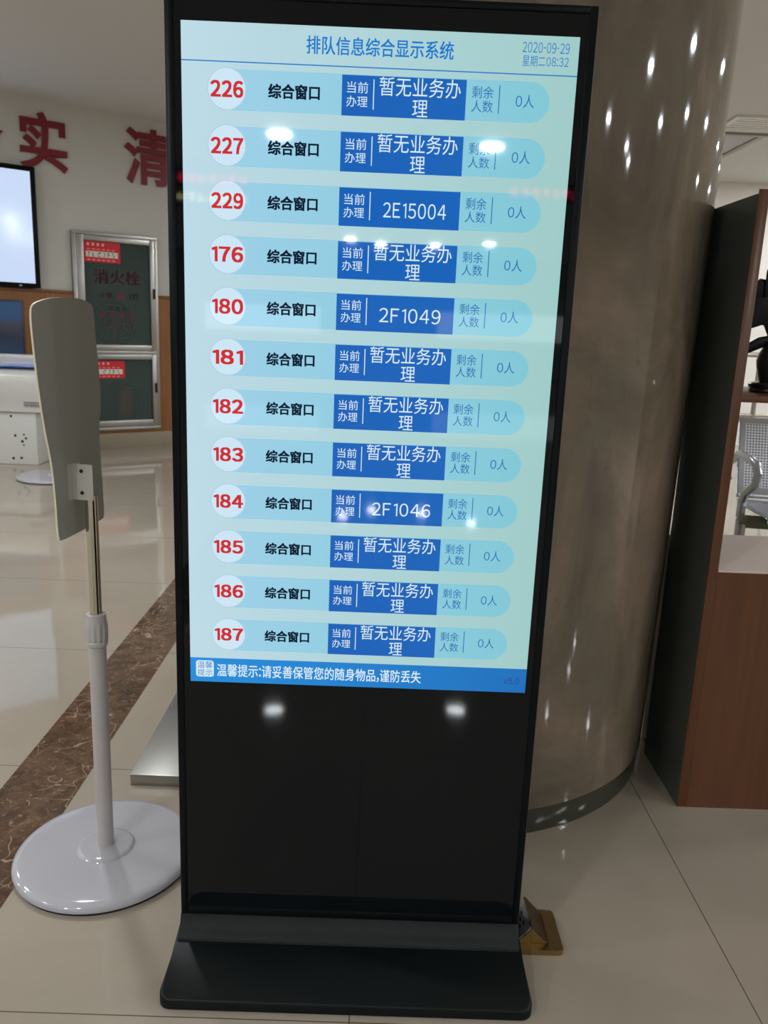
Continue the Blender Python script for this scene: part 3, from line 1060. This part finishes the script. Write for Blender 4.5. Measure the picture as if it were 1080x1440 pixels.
label_plate(-0.108, 0.212, 1.655, 1.829).build('notice_label', [REDLAB, WHITELAB, BLACKLAB, PINKPRINT], d1, smooth=0, label='red notice label')
label_plate(-0.100, 0.222, 0.645, 0.800).build('notice_label', [REDLAB, WHITELAB, BLACKLAB, PINKPRINT], d2, smooth=0, label='red notice label')
m_ = MB()
wtext(m_, '消火栓', -0.03, 1.475, 0.39, 1.60, 0.0328, 0, 0, 0.05)
m_.build('glass_lettering', [REDPRINT, BLACKLAB], d1, smooth=0, label='large dark red lettering on the glass')
for tx_, sa, sb, mm in (('火警', 0.02, 0.13, REDPRINT), ('119', 0.28, 0.37, BLACKLAB)):
    m_ = MB()
    wtext(m_, tx_, sa, 1.350, sb, 1.403, 0.0328, 0, 0, 0.02)
    m_.build('alarm_lettering', mm, d1, smooth=0, label='small alarm lettering on the glass')
m_ = MB()
tp = [wp(s_, z_, 0.0325) for s_, z_ in ((0.165, 1.350), (0.255, 1.350), (0.25, 1.378), (0.235, 1.384), (0.252, 1.388), (0.245, 1.402), (0.175, 1.402), (0.168, 1.388), (0.185, 1.384), (0.17, 1.378))]
m_.prism(tp, WN * 0.0004, 0)
m_.build('telephone_sign', [REDPRINT], d1, smooth=0, label='small telephone sign on the glass')
for cnt, sa, st_, wd_, za, zb_, mm in ((3, 0.10, 0.06, 0.03, 1.255, 1.28, BLACKLAB), (4, 0.02, 0.085, 0.045, 1.185, 1.235, REDPRINT), (1, 0.02, 0, 0.33, 1.125, 1.137, REDPRINT)):
    for k in range(cnt):
        wbox(MB(), sa + st_ * k, sa + st_ * k + wd_, za, zb_, 0.0325, 0.0328).build('print_mark', mm, d1, smooth=0)

ex = thing('fire_extinguisher', 'red fire extinguisher behind the lower glass of the hydrant cabinet', 'fire extinguisher', wp(0.27, CB + 0.011, -0.12))
ec = wp(0.27, CB + 0.011, -0.12)
MB().lathe(ec, [(0.070, 0), (0.075, 0.01), (0.075, 0.30), (0.062, 0.345), (0.03, 0.37), (0.022, 0.385)], 32).build('cylinder', REDPAINT, ex)
MB().lathe(ec, [(0.0755, 0.03), (0.0765, 0.03), (0.0765, 0.10), (0.0755, 0.10)], 32).build('label_band', DARK, ex)
m_ = MB()
m_.lathe(ec, [(0.024, 0.385), (0.024, 0.41)], 16)
m_.tube([ec + Vector((0, 0, 0.41)), ec + WD * 0.05 + Vector((0, 0, 0.425)), ec + WD * 0.09 + Vector((0, 0, 0.42))], 0.009)
m_.build('valve', BLACKMETAL, ex)
MB().tube([ec + WD * 0.02 + Vector((0, 0, 0.40)), ec + WD * 0.10 + Vector((0, 0, 0.37)), ec + WD * 0.105 + Vector((0, 0, 0.2)), ec + WD * 0.09 + Vector((0, 0, 0.08))], 0.010).build('hose', HOSE, ex)
hr = thing('hose_reel', 'coiled dark fire hose behind the upper cabinet glass', 'fire hose', wp(0.17, 0.882, -0.15))
hcn = wp(0.20, 1.14, -0.15)
m_ = MB()
pts = []
for k in range(90):
    a = k * 0.35
    rr = 0.05 + 0.0018 * k
    pts.append(hcn + WD * (rr * math.cos(a)) + Vector((0, 0, rr * math.sin(a))))
m_.tube(pts, 0.012, 8)
m_.build('coil', HOSE, hr)
m_ = MB()
m_.tube([hcn - WN * 0.05, hcn + WN * 0.05], 0.04, 16)
m_.box(hcn + Vector((-0.02, -0.02, -0.25)), hcn + Vector((0.02, 0.02, 0.0)))
m_.build('reel_stand', REDPAINT, hr)

pic = thing('wall_picture', 'dark blue picture on the oak panelling below the lit wall screen', 'picture', wp(-1.2, 0.84, 0.02))
wbox(MB(), -1.80, -0.628, 0.83, 1.30, 0.0205, 0.035, 0.002).build('frame', mat('blue_grey_frame', (46, 62, 86), rough=0.3), pic)
pm = mat('blue_scene', (48, 74, 108), rough=0.15)
sep = nd(pm, 'ShaderNodeSeparateXYZ')
tc = nd(pm, 'ShaderNodeTexCoord')
lk(pm, tc.outputs['Object'], sep.inputs[0])
zf = math_n(pm, 'DIVIDE', sep.outputs[2], 0.46)
zf = math_n(pm, 'ADD', zf, math_n(pm, 'MULTIPLY', math_n(pm, 'SUBTRACT', noise(pm, tc.outputs['Object'], 9), 0.5), 0.2))
lk(pm, ramp(pm, zf, [(0.0, lin((56, 80, 116))), (0.35, lin((56, 66, 86))), (0.55, lin((84, 86, 94))), (0.68, lin((66, 100, 142))), (1.0, lin((66, 104, 150)))]), bsdf(pm).inputs['Base Color'])
wbox(MB(), -1.78, -0.65, 0.85, 1.28, 0.0352, 0.036).build('image', pm, pic, smooth=0)

# white self-service terminal
sx, sy = -3.02, 5.32
ter = thing('service_terminal', 'white self-service counter terminal standing before the oak panelling', 'terminal', (-3.05, 5.2, 0))
m_ = MB()
m_.box((-3.14, 5.12, 0), (-2.728, 5.44, 0.43), 0.008)
pd = m_.build('pedestal', MACHW, ter)
m_ = MB()
rnd = random.Random(3)
for (x, z, r_) in ((-2.925, 0.39, 0.012), (-2.90, 0.235, 0.013), (-2.83, 0.245, 0.010), (-2.815, 0.215, 0.012), (-2.845, 0.19, 0.014), (-2.835, 0.16, 0.009), (-2.86, 0.055, 0.013), (-2.925, 0.05, 0.014)):
    m_.tube([(x, 5.1195, z), (x, 5.117, z)], r_ * 0.8, 8)
m_.build('cable_holes', DARK, pd, smooth=0, label='small dark holes')
pf = [(5.09, 0.43), (5.085, 0.50), (5.06, 0.56), (5.055, 0.64), (5.06, 0.70), (5.085, 0.748), (5.13, 0.768), (5.30, 0.778), (5.46, 0.778), (5.46, 0.43)]
m_ = MB()
m_.prism([(-3.18, y, z) for y, z in pf], (0.525, 0, 0))
cs = m_.build('console', MACHW, ter, smooth=50)
m_ = MB()
for r_ in range(3):
    for k in range(7):
        m_.box((-2.80 + k * 0.018, 5.076, 0.478 + 0.022 * r_), (-2.788 + k * 0.018, 5.088, 0.492 + 0.022 * r_))
m_.build('keypad', mat('grey_keys', (150, 146, 138), rough=0.4), cs, smooth=0, label='grey keypad')
m_ = MB()
m_.box((-3.17, 5.075, 0.7795), (-2.66, 5.36, 0.790), 0.003)
m_.build('blue_tray', BLUEAC, ter, label='blue acrylic tray edge')
m_ = MB()
m_.prism([(-3.0, 5.09, 0.7905), (-2.67, 5.09, 0.7905), (-2.67, 5.34, 0.815), (-2.95, 5.34, 0.812)], (0, 0, 0.006))
m_.build('acrylic_sheet', LILAC, ter, smooth=0, label='lilac acrylic sheet')
m_ = MB()
m_.box((-3.16, 5.365, 0.779), (-2.735, 5.45, 0.865), 0.02)
m_.build('back_ledge', MACHW, ter)

# red scrolling signs hung under the ceiling at the other end of the hall
rnd = random.Random(11)


def led_sign(name, label, x0_, x1_, lines):
    y = -8.0
    zlo, zhi = min(l[0] for l in lines) - 0.05, max(l[1] for l in lines) + 0.05
    t_ = thing(name, label, 'sign', ((x0_ + x1_) / 2, y, zlo))
    MB().box((x0_ - 0.08, y - 0.06, zlo), (x1_ + 0.08, y, zhi), 0.005).build('housing', BLACKMETAL, t_)
    for z0_, z1_, mm in lines:
        q = MB()
        n_ = 7
        w_ = (x1_ - x0_) / n_
        for k in range(n_):
            for _ in range(5):
                if rnd.random() < 0.5:
                    zz = z0_ + (z1_ - z0_) * rnd.random() * 0.85
                    q.box((x0_ + w_ * (k + 0.08), y + 0.0005, zz), (x0_ + w_ * (k + 0.86), y + 0.003, zz + (z1_ - z0_) * 0.1))
                else:
                    xx = x0_ + w_ * (k + 0.1 + 0.7 * rnd.random())
                    q.box((xx, y + 0.0005, z0_), (xx + w_ * 0.1, y + 0.003, z1_))
        q.build('lit_line', mm, t_, smooth=0)
    MB().box(((x0_ + x1_) / 2 - 0.01, y - 0.04, zhi), ((x0_ + x1_) / 2 + 0.01, y - 0.02, CEIL)).build('hanger', RAILM, t_)


led_sign('led_sign', 'hanging sign with one red and one yellow lit line under the ceiling', -2.30, -1.50, [(2.645, 2.735, LEDR), (2.45, 2.54, LEDY)])
led_sign('led_sign', 'hanging sign with a single red lit line under the ceiling', 1.33, 2.12, [(2.63, 2.73, LEDR)])
